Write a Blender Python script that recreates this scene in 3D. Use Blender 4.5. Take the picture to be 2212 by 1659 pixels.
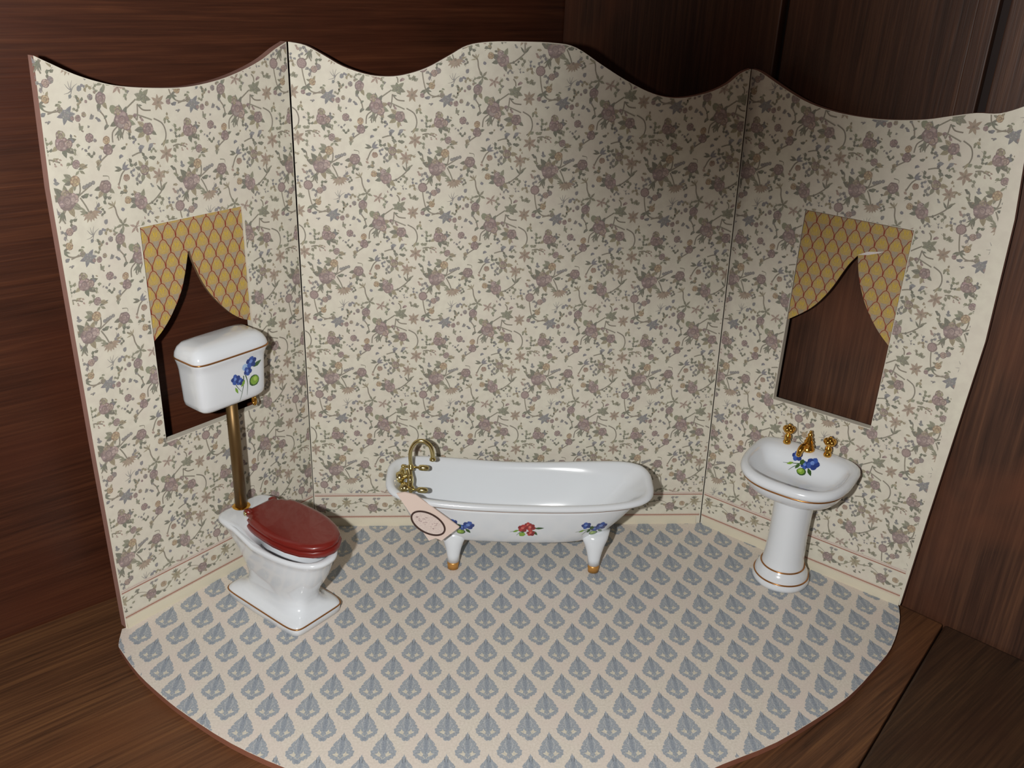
import bpy, bmesh, math, random
import numpy as np
from mathutils import Vector, Matrix
from mathutils.geometry import tessellate_polygon
from mathutils.bvhtree import BVHTree

for o in list(bpy.data.objects): bpy.data.objects.remove(o, do_unlink=True)
SC = bpy.context.scene
COL = SC.collection
S = 0.056            # one wallpaper repeat = 5.6 cm; everything below is laid out in repeats
PI = math.pi

# ------------------------------------------------------------------ camera, light, exposure
cam_pos = Vector((1.14207, -8.08243, 5.262545))
cr, cu, cf = Vector((0.99663934, -0.07242097, 0.03827824)), Vector((-0.00509699, 0.41156157, 0.9113677)), Vector((0.08175598, 0.90850001, -0.40980933))
cd = bpy.data.cameras.new('camera'); cam = bpy.data.objects.new('camera', cd); COL.objects.link(cam)
M = Matrix((( cr.x, cu.x, -cf.x, cam_pos.x*S), (cr.y, cu.y, -cf.y, cam_pos.y*S), (cr.z, cu.z, -cf.z, cam_pos.z*S), (0,0,0,1)))
cam.matrix_world = M
cd.sensor_width = 36; cd.lens = 1959.23/2212*36; cd.clip_start = 0.01; cd.clip_end = 20
SC.camera = cam
SC.view_settings.view_transform = 'Standard'; SC.view_settings.look = 'None'
SC.view_settings.gamma = 1; SC.view_settings.use_curve_mapping = False
SC.view_settings.exposure = 0.0

w = bpy.data.worlds.new('world'); SC.world = w; w.use_nodes = True
bg = w.node_tree.nodes['Background']; bg.inputs[0].default_value = (1.0, 0.76, 0.58, 1); bg.inputs[1].default_value = 0.068

# the camera's flash sits 5 cm to the left of the lens; lens-barrel shade at upper right is put into its emission, no barrel modelled
flash_pos = cam_pos - cr*0.92 + cu*0.04
fl = bpy.data.lights.new('camera_flash', 'POINT'); fo = bpy.data.objects.new('camera_flash', fl); COL.objects.link(fo)
fo.location = flash_pos*S; fl.energy = 6.3; fl.shadow_soft_size = 0.09*S; fl.color = (1.0, 0.99, 0.97)
FLASH_HOLE = True
if FLASH_HOLE:
    fl.use_nodes = True; nt = fl.node_tree
    em = nt.nodes['Emission']
    tc = nt.nodes.new('ShaderNodeNewGeometry')
    def fdot(vec):
        n = nt.nodes.new('ShaderNodeVectorMath'); n.operation = 'DOT_PRODUCT'
        nt.links.new(tc.outputs['Incoming'], n.inputs[0]); n.inputs[1].default_value = vec
        return n.outputs['Value']
    def fray(px, py):
        # a point on the centre backdrop plane seen at that place in the photograph
        d = cf + cr*((px-1106)/1959.23) + cu*((829.5-py)/1959.23)
        t = (0.3-cam_pos.y)/d.y; P = cam_pos + d*t
        return (P-flash_pos).normalized()
    def blob(px, py, deg0, deg1):
        v = fray(px, py)
        mr = nt.nodes.new('ShaderNodeMapRange'); mr.interpolation_type = 'SMOOTHERSTEP'
        ac = nt.nodes.new('ShaderNodeMath'); ac.operation = 'ARCCOSINE'
        ab = nt.nodes.new('ShaderNodeMath'); ab.operation = 'ABSOLUTE'
        nt.links.new(fdot(v), ab.inputs[0]); nt.links.new(ab.outputs[0], ac.inputs[0])
        nt.links.new(ac.outputs[0], mr.inputs['Value'])
        mr.inputs['From Min'].default_value = math.radians(deg0); mr.inputs['From Max'].default_value = math.radians(deg1)
        mr.inputs['To Min'].default_value = 0.0; mr.inputs['To Max'].default_value = 1.0
        return mr.outputs['Result']
    a = blob(1580, 190, 0.0, 24.5)
    ad = nt.nodes.new('ShaderNodeMath'); ad.operation = 'ADD'; ad.use_clamp = True
    nt.links.new(a, ad.inputs[0]); ad.inputs[1].default_value = 0.02
    nt.links.new(ad.outputs[0], em.inputs['Strength'])

# ------------------------------------------------------------------ helpers
def lin(c):
    return tuple(((x/255)/12.92 if x/255 <= .04045 else ((x/255+.055)/1.055)**2.4) for x in c)
def mat(name, col, rough=.5, metal=0., coat=0., bump=0., bscale=60., var=0., vscale=20., spec=.5):
    m = bpy.data.materials.new(name); m.use_nodes = True; nt = m.node_tree
    b = nt.nodes['Principled BSDF']; b.inputs['Base Color'].default_value = (*lin(col), 1)
    b.inputs['Roughness'].default_value = rough; b.inputs['Metallic'].default_value = metal
    b.inputs['Coat Weight'].default_value = coat; b.inputs['Coat Roughness'].default_value = .04
    b.inputs['Specular IOR Level'].default_value = spec
    tc = nt.nodes.new('ShaderNodeTexCoord')
    if var:
        n = nt.nodes.new('ShaderNodeTexNoise'); n.inputs['Scale'].default_value = vscale/S; n.inputs['Detail'].default_value = 4
        nt.links.new(tc.outputs['Object'], n.inputs['Vector'])
        mx = nt.nodes.new('ShaderNodeMix'); mx.data_type = 'RGBA'
        c = lin(col)
        mx.inputs['A'].default_value = (*[x*(1-var) for x in c], 1); mx.inputs['B'].default_value = (*[min(1, x*(1+var)) for x in c], 1)
        nt.links.new(n.outputs['Fac'], mx.inputs['Factor']); nt.links.new(mx.outputs['Result'], b.inputs['Base Color'])
    if bump:
        n = nt.nodes.new('ShaderNodeTexNoise'); n.inputs['Scale'].default_value = bscale/S; n.inputs['Detail'].default_value = 3
        nt.links.new(tc.outputs['Object'], n.inputs['Vector'])
        bp = nt.nodes.new('ShaderNodeBump'); bp.inputs['Strength'].default_value = bump; bp.inputs['Distance'].default_value = .01*S
        nt.links.new(n.outputs['Fac'], bp.inputs['Height']); nt.links.new(bp.outputs['Normal'], b.inputs['Normal'])
    return m
def print_mat(name, rough=.75, speck=.12, sscale=90., coat=0.):
    """printed ink: the colour comes from the drawn shapes, broken up by a fine grain"""
    m = bpy.data.materials.new(name); m.use_nodes = True; nt = m.node_tree
    b = nt.nodes['Principled BSDF']; b.inputs['Roughness'].default_value = rough; b.inputs['Coat Weight'].default_value = coat
    b.inputs['Coat Roughness'].default_value = .05; b.inputs['Specular IOR Level'].default_value = .3
    a = nt.nodes.new('ShaderNodeAttribute'); a.attribute_name = 'ink'
    tc = nt.nodes.new('ShaderNodeTexCoord')
    n = nt.nodes.new('ShaderNodeTexNoise'); n.inputs['Scale'].default_value = sscale/S; n.inputs['Detail'].default_value = 2
    nt.links.new(tc.outputs['Object'], n.inputs['Vector'])
    mr = nt.nodes.new('ShaderNodeMapRange'); mr.inputs['From Min'].default_value = .3; mr.inputs['From Max'].default_value = .7
    mr.inputs['To Min'].default_value = 1-speck; mr.inputs['To Max'].default_value = 1+speck
    nt.links.new(n.outputs['Fac'], mr.inputs['Value'])
    mm = nt.nodes.new('ShaderNodeVectorMath'); mm.operation = 'SCALE'
    nt.links.new(a.outputs['Color'], mm.inputs[0]); nt.links.new(mr.outputs['Result'], mm.inputs['Scale'])
    nt.links.new(mm.outputs[0], b.inputs['Base Color'])
    return m
def paper_mat(name, c1, c2, c3, sc):
    """uncoated paper with a faint mottled tint"""
    m = bpy.data.materials.new(name); m.use_nodes = True; nt = m.node_tree
    b = nt.nodes['Principled BSDF']; b.inputs['Roughness'].default_value = .62; b.inputs['Specular IOR Level'].default_value = .35
    tc = nt.nodes.new('ShaderNodeTexCoord')
    n = nt.nodes.new('ShaderNodeTexNoise'); n.inputs['Scale'].default_value = sc/S; n.inputs['Detail'].default_value = 3
    n2 = nt.nodes.new('ShaderNodeTexNoise'); n2.inputs['Scale'].default_value = 2.6/S; n2.inputs['Detail'].default_value = 3
    for q in (n, n2): nt.links.new(tc.outputs['Object'], q.inputs['Vector'])
    r = nt.nodes.new('ShaderNodeValToRGB'); e = r.color_ramp.elements
    e[0].position = .36; e[0].color = (*lin(c1), 1); e[1].position = .64; e[1].color = (*lin(c2), 1)
    nt.links.new(n.outputs['Fac'], r.inputs[0])
    mx = nt.nodes.new('ShaderNodeMix'); mx.data_type = 'RGBA'; mx.inputs['B'].default_value = (*lin(c3), 1)
    mr = nt.nodes.new('ShaderNodeMapRange'); mr.inputs['From Min'].default_value = .4; mr.inputs['From Max'].default_value = .75; mr.inputs['To Max'].default_value = .6
    nt.links.new(n2.outputs['Fac'], mr.inputs['Value']); nt.links.new(mr.outputs['Result'], mx.inputs['Factor'])
    nt.links.new(r.outputs[0], mx.inputs['A']); nt.links.new(mx.outputs['Result'], b.inputs['Base Color'])
    return m
def wood_mat(name, dark, mid, light, axis=0, sc=1., rough=.5, red=None):
    """dark stained wood, grain along one local axis, with pores and figure"""
    m = bpy.data.materials.new(name); m.use_nodes = True; nt = m.node_tree
    b = nt.nodes['Principled BSDF']; b.inputs['Roughness'].default_value = rough; b.inputs['Specular IOR Level'].default_value = .35
    tc = nt.nodes.new('ShaderNodeTexCoord')
    def noise(sl, sx, det, off=0):
        mp = nt.nodes.new('ShaderNodeMapping'); v = [sx/S]*3; v[axis] = sl/S; mp.inputs['Scale'].default_value = v; mp.inputs['Location'].default_value = (off, off*.7, off*1.3)
        n = nt.nodes.new('ShaderNodeTexNoise'); n.inputs['Scale'].default_value = sc; n.inputs['Detail'].default_value = det; n.inputs['Roughness'].default_value = .62; n.inputs['Distortion'].default_value = .35
        nt.links.new(tc.outputs['Object'], mp.inputs[0]); nt.links.new(mp.outputs[0], n.inputs['Vector']); return n.outputs['Fac']
    f1 = noise(.3, 3.4, 6); f2 = noise(.9, 34., 4, 3.1); f3 = noise(.55, .9, 3, 7.7)
    mx = nt.nodes.new('ShaderNodeMath'); mx.operation = 'MULTIPLY_ADD'; mx.inputs[1].default_value = .42
    m2 = nt.nodes.new('ShaderNodeMath'); m2.operation = 'MULTIPLY'; m2.inputs[1].default_value = .58
    nt.links.new(f2, m2.inputs[0]); nt.links.new(f1, mx.inputs[0]); nt.links.new(m2.outputs[0], mx.inputs[2])
    r = nt.nodes.new('ShaderNodeValToRGB'); e = r.color_ramp.elements
    e[0].position = .33; e[0].color = (*lin(dark), 1); e[1].position = .70; e[1].color = (*lin(light), 1)
    k = e.new(.5); k.color = (*lin(mid), 1)
    nt.links.new(mx.outputs[0], r.inputs[0])
    out = r.outputs[0]
    if red:
        mc = nt.nodes.new('ShaderNodeMix'); mc.data_type = 'RGBA'; mc.inputs['B'].default_value = (*lin(red), 1)
        mr = nt.nodes.new('ShaderNodeMapRange'); mr.inputs['From Min'].default_value = .48; mr.inputs['From Max'].default_value = .72; mr.inputs['To Max'].default_value = .8
        nt.links.new(f3, mr.inputs['Value']); nt.links.new(mr.outputs['Result'], mc.inputs['Factor']); nt.links.new(out, mc.inputs['A']); out = mc.outputs['Result']
    nt.links.new(out, b.inputs['Base Color'])
    bp = nt.nodes.new('ShaderNodeBump'); bp.inputs['Strength'].default_value = .25; bp.inputs['Distance'].default_value = .01*S
    nt.links.new(f2, bp.inputs['Height']); nt.links.new(bp.outputs['Normal'], b.inputs['Normal'])
    return m

def obj(name, verts, faces, mats, parent=None, mi=None, smooth=True, ink=None, sharp=None):
    me = bpy.data.meshes.new(name)
    v = np.asarray(verts, dtype=float)*S
    if isinstance(faces, np.ndarray):
        n = len(faces); me.vertices.add(len(v)); me.vertices.foreach_set('co', v.ravel())
        me.loops.add(n*3); me.loops.foreach_set('vertex_index', faces.ravel())
        me.polygons.add(n); me.polygons.foreach_set('loop_start', np.arange(n)*3); me.polygons.foreach_set('loop_total', np.full(n, 3))
        me.update(calc_edges=True)
    else:
        me.from_pydata([tuple(q) for q in v], [], faces)
    if not isinstance(mats, (list, tuple)): mats = [mats]
    for m in mats: me.materials.append(m)
    if mi is not None: me.polygons.foreach_set('material_index', np.asarray(mi, dtype=np.int32))
    if ink is not None:
        at = me.attributes.new('ink', 'FLOAT_COLOR', 'POINT'); at.data.foreach_set('color', np.asarray(ink, dtype=np.float32).ravel())
    me.polygons.foreach_set('use_smooth', [smooth]*len(me.polygons))
    if smooth and sharp: me.set_sharp_from_angle(angle=math.radians(sharp))
    me.update()
    o = bpy.data.objects.new(name, me); COL.objects.link(o)
    if parent is not None: o.parent = parent
    return o
def thing(name, label, cat, loc=(0, 0, 0), rz=0., group=None):
    o = bpy.data.objects.new(name, None); COL.objects.link(o); o.location = Vector(loc)*S; o.rotation_euler = (0, 0, rz)
    o.empty_display_size = .01; o['label'] = label; o['category'] = cat
    if group: o['group'] = group
    return o

class MB:
    """collects vertices and faces; coordinates in repeats"""
    def __init__(s): s.v = []; s.f = []; s.m = []
    def rings(s, R, closed=True, cap0=False, cap1=False, mi=0, flip=False):
        b = len(s.v); n = len(R[0])
        for r in R: s.v += [tuple(p) for p in r]
        for i in range(len(R)-1):
            for j in range(n if closed else n-1):
                a, c = b+i*n+j, b+i*n+(j+1) % n
                q = (a, c, c+n, a+n); s.f.append(q[::-1] if flip else q); s.m.append(mi)
        for flag, i in ((cap0, 0), (cap1, len(R)-1)):
            if flag:
                c = tuple(sum(p[k] for p in R[i])/n for k in range(3)); s.v.append(c); ci = len(s.v)-1
                for j in range(n):
                    t = (b+i*n+j, b+i*n+(j+1) % n, ci)
                    s.f.append(t if (i > 0) != flip else t[::-1]); s.m.append(mi)
        return s
    def lathe(s, prof, c=(0, 0, 0), axis=(0, 0, 1), n=32, mi=0, cap=True):
        ax = Vector(axis).normalized(); q = Vector((0, 0, 1)).rotation_difference(ax); c = Vector(c)
        R = []
        for r, z in prof:
            R.append([c + q @ Vector((r*math.cos(2*PI*k/n), r*math.sin(2*PI*k/n), z)) for k in range(n)])
        return s.rings(R, cap0=cap, cap1=cap, mi=mi)
    def tube(s, pts, rad, n=12, closed=False, mi=0, cap=True):
        pts = [Vector(p) for p in pts]; N = len(pts)
        if not hasattr(rad, '__len__'): rad = [rad]*N
        R = []; up = None
        for i, p in enumerate(pts):
            if closed: t = pts[(i+1) % N]-pts[i-1]
            else: t = pts[min(i+1, N-1)]-pts[max(i-1, 0)]
            t.normalize()
            if up is None:
                up = Vector((0, 0, 1)) if abs(t.z) < .9 else Vector((1, 0, 0))
            a = t.cross(up).normalized(); up = a.cross(t).normalized()
            R.append([p + a*rad[i]*math.cos(2*PI*k/n) + up*rad[i]*math.sin(2*PI*k/n) for k in range(n)])
        if closed: R.append(R[0]); cap = False
        return s.rings(R, cap0=cap, cap1=cap, mi=mi)
    def ball(s, c, r, sc=(1, 1, 1), n=14, mi=0):
        R = []
        for i in range(1, n//2):
            th = PI*i/(n//2)
            R.append([(c[0]+r*sc[0]*math.sin(th)*math.cos(2*PI*k/n), c[1]+r*sc[1]*math.sin(th)*math.sin(2*PI*k/n), c[2]-r*sc[2]*math.cos(th)) for k in range(n)])
        b = len(s.v); s.rings(R, mi=mi)
        for i, z in ((0, -1), (len(R)-1, 1)):
            s.v.append((c[0], c[1], c[2]+z*r*sc[2])); ci = len(s.v)-1
            for j in range(n):
                t = (b+i*n+j, b+i*n+(j+1) % n, ci); s.f.append(t if z > 0 else t[::-1]); s.m.append(mi)
        return s
    def slab(s, outer, holes, P, t0, t1, mi=(0, 1, 1)):
        """outline (with holes) in 2D; P(x, y, t) gives the 3D point; t0 front, t1 back"""
        loops = [list(outer)]+[list(h) for h in holes]
        flat = [p for l in loops for p in l]; n = len(flat); b = len(s.v)
        tri = tessellate_polygon([[Vector((p[0], p[1], 0)) for p in l] for l in loops])
        for t in (t0, t1): s.v += [tuple(P(p[0], p[1], t)) for p in flat]
        for t in tri:
            s.f.append(tuple(b+i for i in t)); s.m.append(mi[0])
            s.f.append(tuple(b+n+i for i in t[::-1])); s.m.append(mi[1])
        k = 0
        for li, l in enumerate(loops):
            for i in range(len(l)):
                a, c = b+k+i, b+k+(i+1) % len(l); s.f.append((a, a+n, c+n, c)); s.m.append(mi[2] if li == 0 else (mi[3] if len(mi) > 3 else mi[2]))
            k += len(l)
        return s
    def fixn(s):
        bm = bmesh.new(); V = [bm.verts.new(p) for p in s.v]
        for f, m in zip(s.f, s.m):
            try: q = bm.faces.new([V[i] for i in f]); q.material_index = m
            except ValueError: pass
        bmesh.ops.remove_doubles(bm, verts=bm.verts, dist=1e-5)
        bmesh.ops.recalc_face_normals(bm, faces=bm.faces)
        bm.verts.index_update()
        s.v = [tuple(v.co) for v in bm.verts]; s.f = [tuple(v.index for v in f.verts) for f in bm.faces]; s.m = [f.material_index for f in bm.faces]
        bm.free(); return s
    def make(s, name, mats, parent=None, smooth=True, sharp=None, fix=True):
        if fix: s.fixn()
        return obj(name, s.v, s.f, mats, parent, mi=s.m, smooth=smooth, sharp=sharp)
def catmull(P, n=6, closed=False):
    P = [Vector(p) for p in P]; N = len(P); out = []
    for i in range(N if closed else N-1):
        g = lambda k: P[k % N] if closed else P[max(0, min(N-1, k))]
        a, b, c, d = g(i-1), g(i), g(i+1), g(i+2)
        for k in range(n):
            t = k/n
            out.append(.5*((2*b)+(c-a)*t+(2*a-5*b+4*c-d)*t*t+(-a+3*b-3*c+d)*t**3))
    if not closed: out.append(P[-1].copy())
    return out
def sstep(a, b, x):
    t = max(0., min(1., (x-a)/(b-a))); return t*t*(3-2*t)

# ------------------------------------------------------------------ flat print drawn as shapes
class Ink:
    def __init__(s): s.t = []; s.c = []; s.l = []; s.k = 0
    def lift(s, l): s.k += 1; return l+.02*(s.k % 20)
    def poly(s, pts, col, layer=0):
        """star-shaped polygon about its centre"""
        n = len(pts); cx = sum(p[0] for p in pts)/n; cy = sum(p[1] for p in pts)/n; c = lin(col); layer = s.lift(layer)
        for i in range(n):
            s.t.append(((cx, cy), pts[i], pts[(i+1) % n])); s.c.append(c); s.l.append(layer)
    def fan(s, cen, pts, col, layer=0):
        c = lin(col)
        for i in range(len(pts)-1): s.t.append((cen, pts[i], pts[i+1])); s.c.append(c); s.l.append(layer)
    def strip(s, pts, w, col, layer=0, taper=False):
        c = lin(col); L = []; n = len(pts); layer = s.lift(layer)
        for i, p in enumerate(pts):
            a, b = pts[max(i-1, 0)], pts[min(i+1, n-1)]
            dx, dy = b[0]-a[0], b[1]-a[1]; h = math.hypot(dx, dy) or 1
            ww = w*(1-.75*i/(n-1)) if taper else w
            L.append(((p[0]-dy/h*ww/2, p[1]+dx/h*ww/2), (p[0]+dy/h*ww/2, p[1]-dx/h*ww/2)))
        for i in range(n-1):
            s.t.append((L[i][0], L[i][1], L[i+1][1])); s.t.append((L[i][0], L[i+1][1], L[i+1][0])); s.c += [c, c]; s.l += [layer, layer]
    def arrays(s):
        return np.array(s.t, float), np.array(s.c, float), np.array(s.l, float)
rng = random.Random(7)
def jit(c, a=8): 
    d = rng.uniform(-a, a); return tuple(max(0, min(255, x+d+rng.uniform(-a*.5, a*.5))) for x in c)
MAUVE = (156, 126, 126); MAUVED = (130, 104, 108); MAUVEL = (182, 156, 152); GREEN = (138, 140, 112); GREEND = (114, 118, 100); OLIVE = (158, 144, 108)
OCHRE = (178, 150, 110); BROWN = (164, 138, 116); GREY = (134, 132, 134); SLATE = (126, 128, 138); STEM = (132, 124, 106); PINKB = (176, 146, 130)
def leaf(I, x, y, ang, L, w, col, layer=1, vein=True):
    ca, sa = math.cos(ang), math.sin(ang)
    prof = [(0, 0), (.2, .55), (.45, 1), (.7, .7), (.88, .3), (1, 0), (.88, -.3), (.7, -.7), (.45, -1), (.2, -.55)]
    P = [(x+ca*L*a-sa*w*.5*b, y+sa*L*a+ca*w*.5*b) for a, b in prof]
    I.poly(P, jit(col), layer)
    if vein: I.strip([(x+ca*L*.1, y+sa*L*.1), (x+ca*L*.85, y+sa*L*.85)], w*.14, tuple(c*.88 for c in col), layer+.05)
def blobp(x, y, r, n=10, k=.12, sy=1., ph=0):
    return [(x+r*(1+rng.uniform(-k, k))*math.cos(2*PI*i/n+ph), y+r*sy*(1+rng.uniform(-k, k))*math.sin(2*PI*i/n+ph)) for i in range(n)]
def disk(I, x, y, r, col=MAUVE):
    I.poly(blobp(x, y, r, 16, .05), tuple(c*.84 for c in col), 2)
    I.poly(blobp(x, y, r*.82, 12, .06), col, 2.5)
    for k in range(16):
        a = k*2.4; q = r*.72*math.sqrt((k+.5)/16)
        I.poly(blobp(x+q*math.cos(a), y+q*math.sin(a), r*.10, 5), tuple(min(255, c*1.18) for c in col), 3)
def rose(I, x, y, r, col=MAUVE, leaves=(), dark=MAUVED, light=MAUVEL):
    for a, L in leaves:
        a = math.radians(a); leaf(I, x+r*.5*math.cos(a), y+r*.5*math.sin(a), a, L, L*.5, rng.choice((GREEN, OLIVE, GREEND)), 1)
    I.poly(blobp(x, y, r, 18, .09), jit(dark, 5), 2)
    ph = rng.uniform(0, 6)
    for k in range(6):
        a = ph+k*PI/3+rng.uniform(-.25, .25); q = rng.uniform(.48, .66); I.poly(blobp(x+q*r*math.cos(a), y+q*r*math.sin(a), r*rng.uniform(.3, .44), 8, .18, rng.uniform(.7, 1.1)), jit(col, 12), 2.5)
        if k % 2: I.poly(blobp(x+.66*r*math.cos(a), y+.66*r*math.sin(a), r*.18, 6, .3, .7), jit(light, 6), 3)
    I.poly(blobp(x, y, r*.5, 12, .06), jit(dark, 4), 3.5)
    I.poly(blobp(x-.03*r, y+.05*r, r*.40, 10, .06), jit(col), 4)
    for k in range(3):
        a0 = ph+k*2.1; q = r*(.14+.09*k)
        I.strip([(x+q*math.cos(a0+t*.5), y+q*math.sin(a0+t*.5)) for t in range(6)], r*.07, light if k % 2 else dark, 4.5)
def star(I, x, y, r, n=6, col=BROWN, a0=0., spread=2*PI, w=.42):
    for k in range(n):
        a = a0+spread*k/(n if spread > 6 else n-1)
        leaf(I, x, y, a, r*rng.uniform(.85, 1.1), r*w, col, 2, n < 7)
    I.poly(blobp(x, y, r*.16, 7), tuple(c*.85 for c in col), 3.2)
def stem(I, pts, w, col=STEM, taper=True):
    I.strip([(p.x, p.y) for p in catmull([(a, b, 0) for a, b in pts], 5)], w, jit(col, 5), .6, taper)
def sprig(I, x, y, ang, L, n=3, col=GREEN, w=.42):
    """a twig with small heart-shaped leaves"""
    a = ang; P = [(x+L*t*math.cos(a+.3*math.sin(3*t)), y+L*t*math.sin(a+.3*math.sin(3*t))) for t in (0, .35, .7, 1)]
    stem(I, P, L*.05)
    for k in range(n):
        q = P[min(3, k+1)]; b = a+(1.1 if k % 2 else -1.1) if k < n-1 else a
        leaf(I, q[0], q[1], b, L*.38, L*w*.75, col, 1.2, False)
        leaf(I, q[0], q[1], b+.9, L*.26, L*w*.5, tuple(c*.92 for c in col), 1.2, False)

def mute(C, k=.34):
    g = (C @ np.array([.3, .59, .11]))[:, None]*np.array([[1.04, 1.0, .93]])
    return (C*(1-k)+g*k)*.86+np.array([[.66, .62, .52]])*.14
def wallpaper_tile():
    """one repeat of the wallpaper; drawn in a 5.53x magnified measure, then scaled to the unit square"""
    I = Ink()
    # y grows downward while drawing (flipped later)
    # stems first
    for P in ([(640, 590), (700, 620), (690, 560), (860, 440)], [(870, 480), (865, 540), (850, 610), (830, 560)], [(870, 480), (920, 530), (1000, 540)],
              [(560, 640), (540, 560), (500, 500), (520, 450)], [(1190, 260), (1205, 350), (1235, 440), (1300, 485), (1390, 485)], [(1235, 440), (1190, 480)],
              [(1020, 610), (1100, 655), (1130, 730), (1115, 800), (1070, 838)], [(1190, 860), (1250, 850), (1330, 880)], [(240, 1060), (235, 1130), (200, 1190)],
              [(170, 1190), (240, 1150), (330, 1095)], [(230, 1180), (270, 1250), (300, 1320)], [(1015, 1120), (1020, 1200), (1010, 1240), (920, 1310), (860, 1330)],
              [(1020, 1220), (1080, 1165)], [(480, 1260), (535, 1300), (550, 1370), (575, 1430)], [(1190, 1060), (1200, 1130), (1230, 1180)],
              [(1000, 620), (950, 600), (830, 560), (850, 610)], [(70, 1260), (60, 1330), (75, 1370)], [(110, 1260), (150, 1310)], [(90, 1260), (30, 1345), (0, 1355)],
              [(330, 660), (310, 640), (300, 590)], [(660, 640), (600, 690), (590, 770)], [(700, 660), (650, 700), (650, 760)], [(720, 660), (680, 740)],
              [(30, 500), (70, 490), (110, 475)], [(900, 300), (925, 330), (930, 370)], [(700, 990), (640, 1040), (600, 1130)], [(530, 860), (470, 900), (440, 930)],
              [(760, 900), (860, 880), (890, 960)], [(1300, 1210), (1370, 1170), (1240, 1150)]):
        stem(I, P, 13, taper=False)
    disk(I, 1190, 1390, 50)
    rose(I, 700, 595, 74, leaves=((-130, 95), (-95, 90), (-60, 85), (20, 105), (55, 105), (-10, 90), (160, 90), (110, 80)))
    I.poly(blobp(625, 505, 34, 9), jit(GREEN), 2); rose(I, 668, 520, 40, OLIVE); rose(I, 742, 640, 46, PINKB)
    for a in (100, 125, 80, 145): leaf(I, 660+a*.2, 665, math.radians(a), 95, 22, GREEND, 1)
    rose(I, 950, 690, 54, leaves=((180, 110), (215, 95), (150, 105), (100, 90), (35, 75)))
    rose(I, 120, 735, 60, leaves=((40, 110), (-10, 110), (150, 75), (75, 90))); rose(I, 118, 672, 42, OLIVE); rose(I, 180, 740, 36, PINKB)
    rose(I, 110, 1190, 78, leaves=((200, 120), (230, 120), (-60, 95), (35, 115), (70, 110), (-20, 90), (-95, 95))); rose(I, 165, 1180, 48, MAUVEL, dark=MAUVE); rose(I, 98, 1130, 36, OLIVE)
    for a in (60, 80, 100, 120): leaf(I, 65, 1270, math.radians(a+20), 85, 18, GREEND, 1)
    rose(I, 800, 1300, 62, leaves=((200, 105), (-120, 100), (-70, 90), (40, 100), (165, 90), (70, 85))); rose(I, 770, 1240, 30, MAUVEL)
    rose(I, 672, 1262, 33, OCHRE, dark=(150, 104, 80), light=(206, 172, 110))
    for x, y in ((785, 1155), (770, 1225), (805, 1222), (740, 1225)): leaf(I, x, y, rng.uniform(0, 6), 36, 24, GREEND, 1)
    rose(I, 868, 1030, 44, OLIVE, leaves=((200, 75), (-120, 80), (-60, 70), (0, 95), (60, 80), (110, 85)), dark=MAUVED); rose(I, 860, 1010, 26, MAUVE)
    star(I, 1010, 1095, 74, 7, BROWN, .3, w=.38); star(I, 1080, 480, 76, 7, BROWN, .2, w=.4); star(I, 1110, 915, 80, 6, BROWN, .5, w=.42)
    star(I, 310, 1310, 88, 8, BROWN, .15, PI*.85, .34); star(I, 270, 1310, 70, 3, GREEN, 3.0, 1.0, .3); leaf(I, 330, 1310, -.3, 100, 26, OLIVE)
    rose(I, 470, 1118, 56, leaves=((130, 90), (170, 80), (100, 85), (40, 80)))
    rose(I, 200, 1040, 44, OCHRE, leaves=((190, 95), (215, 95), (170, 80), (100, 60)), dark=(150, 116, 80), light=(206, 178, 110))
    rose(I, 228, 908, 36, MAUVE, leaves=((20, 90),)); leaf(I, 240, 955, -.35, 100, 34, GREEND); leaf(I, 250, 960, .6, 60, 26, GREEN); leaf(I, 250, 960, 2.4, 55, 24, GREEN)
    rose(I, 530, 745, 34, OCHRE, dark=(150, 104, 80), light=(206, 172, 120)); rose(I, 535, 822, 46, MAUVE, leaves=((-20, 62), (200, 60)))
    rose(I, 375, 712, 38, MAUVE); rose(I, 425, 737, 15, GREY)
    for a, L in ((200, 80), (160, 70), (-40, 90), (20, 90), (60, 70), (-100, 60)): leaf(I, 925, 425, math.radians(a), L, 44, GREEN, 1.5)
    rose(I, 940, 440, 34, GREEN, dark=GREEND, light=OLIVE); leaf(I, 870, 490, .1, 50, 18, GREEND)
    rose(I, 520, 410, 50, MAUVE, leaves=((-70, 75), (110, 85), (60, 80))); rose(I, 425, 396, 25, GREY); rose(I, 382, 427, 13, MAUVE); rose(I, 470, 360, 13, OLIVE)
    for a in (0, 50, -50, 110, 170, 220): leaf(I, 190, 515, math.radians(a), 85, 40, SLATE, 1.5)
    rose(I, 185, 515, 40, GREY, dark=SLATE, light=(160, 160, 160)); rose(I, 140, 475, 26, GREEN); rose(I, 348, 527, 21, OLIVE); rose(I, 292, 551, 27, MAUVE); rose(I, 242, 548, 18, MAUVE)
    star(I, 565, 290, 78, 5, GREEN, .4, w=.34); star(I, 695, 330, 68, 5, PINKB, -.9, 4.4, .36)
    for a in (-2.6, -2.1, -1.6, -.9, 2.6, 1.9): stem(I, [(265, 335), (265+35*math.cos(a), 335+35*math.sin(a)), (265+75*math.cos(a+.2), 335+75*math.sin(a+.2))], 9, GREY)
    for x, y, r in ((335, 325, 24), (400, 240, 22), (360, 300, 14), (380, 310, 12), (245, 378, 16)): I.poly(blobp(x, y, r, 7, .25), jit(SLATE), 1.5)
    rose(I, 45, 270, 34, PINKB); rose(I, 90, 248, 28, GREY)
    star(I, 530, 1295, 60, 4, OLIVE, 2.9, 2.2, .22); I.poly(blobp(612, 1335, 20, 6, .3), jit(SLATE), 1.5)
    leaf(I, 1020, 1235, -2.2, 80, 20, GREEND); leaf(I, 1020, 1235, -.9, 80, 20, GREEND); leaf(I, 1020, 1200, -.5, 80, 18, GREEN)
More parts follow.
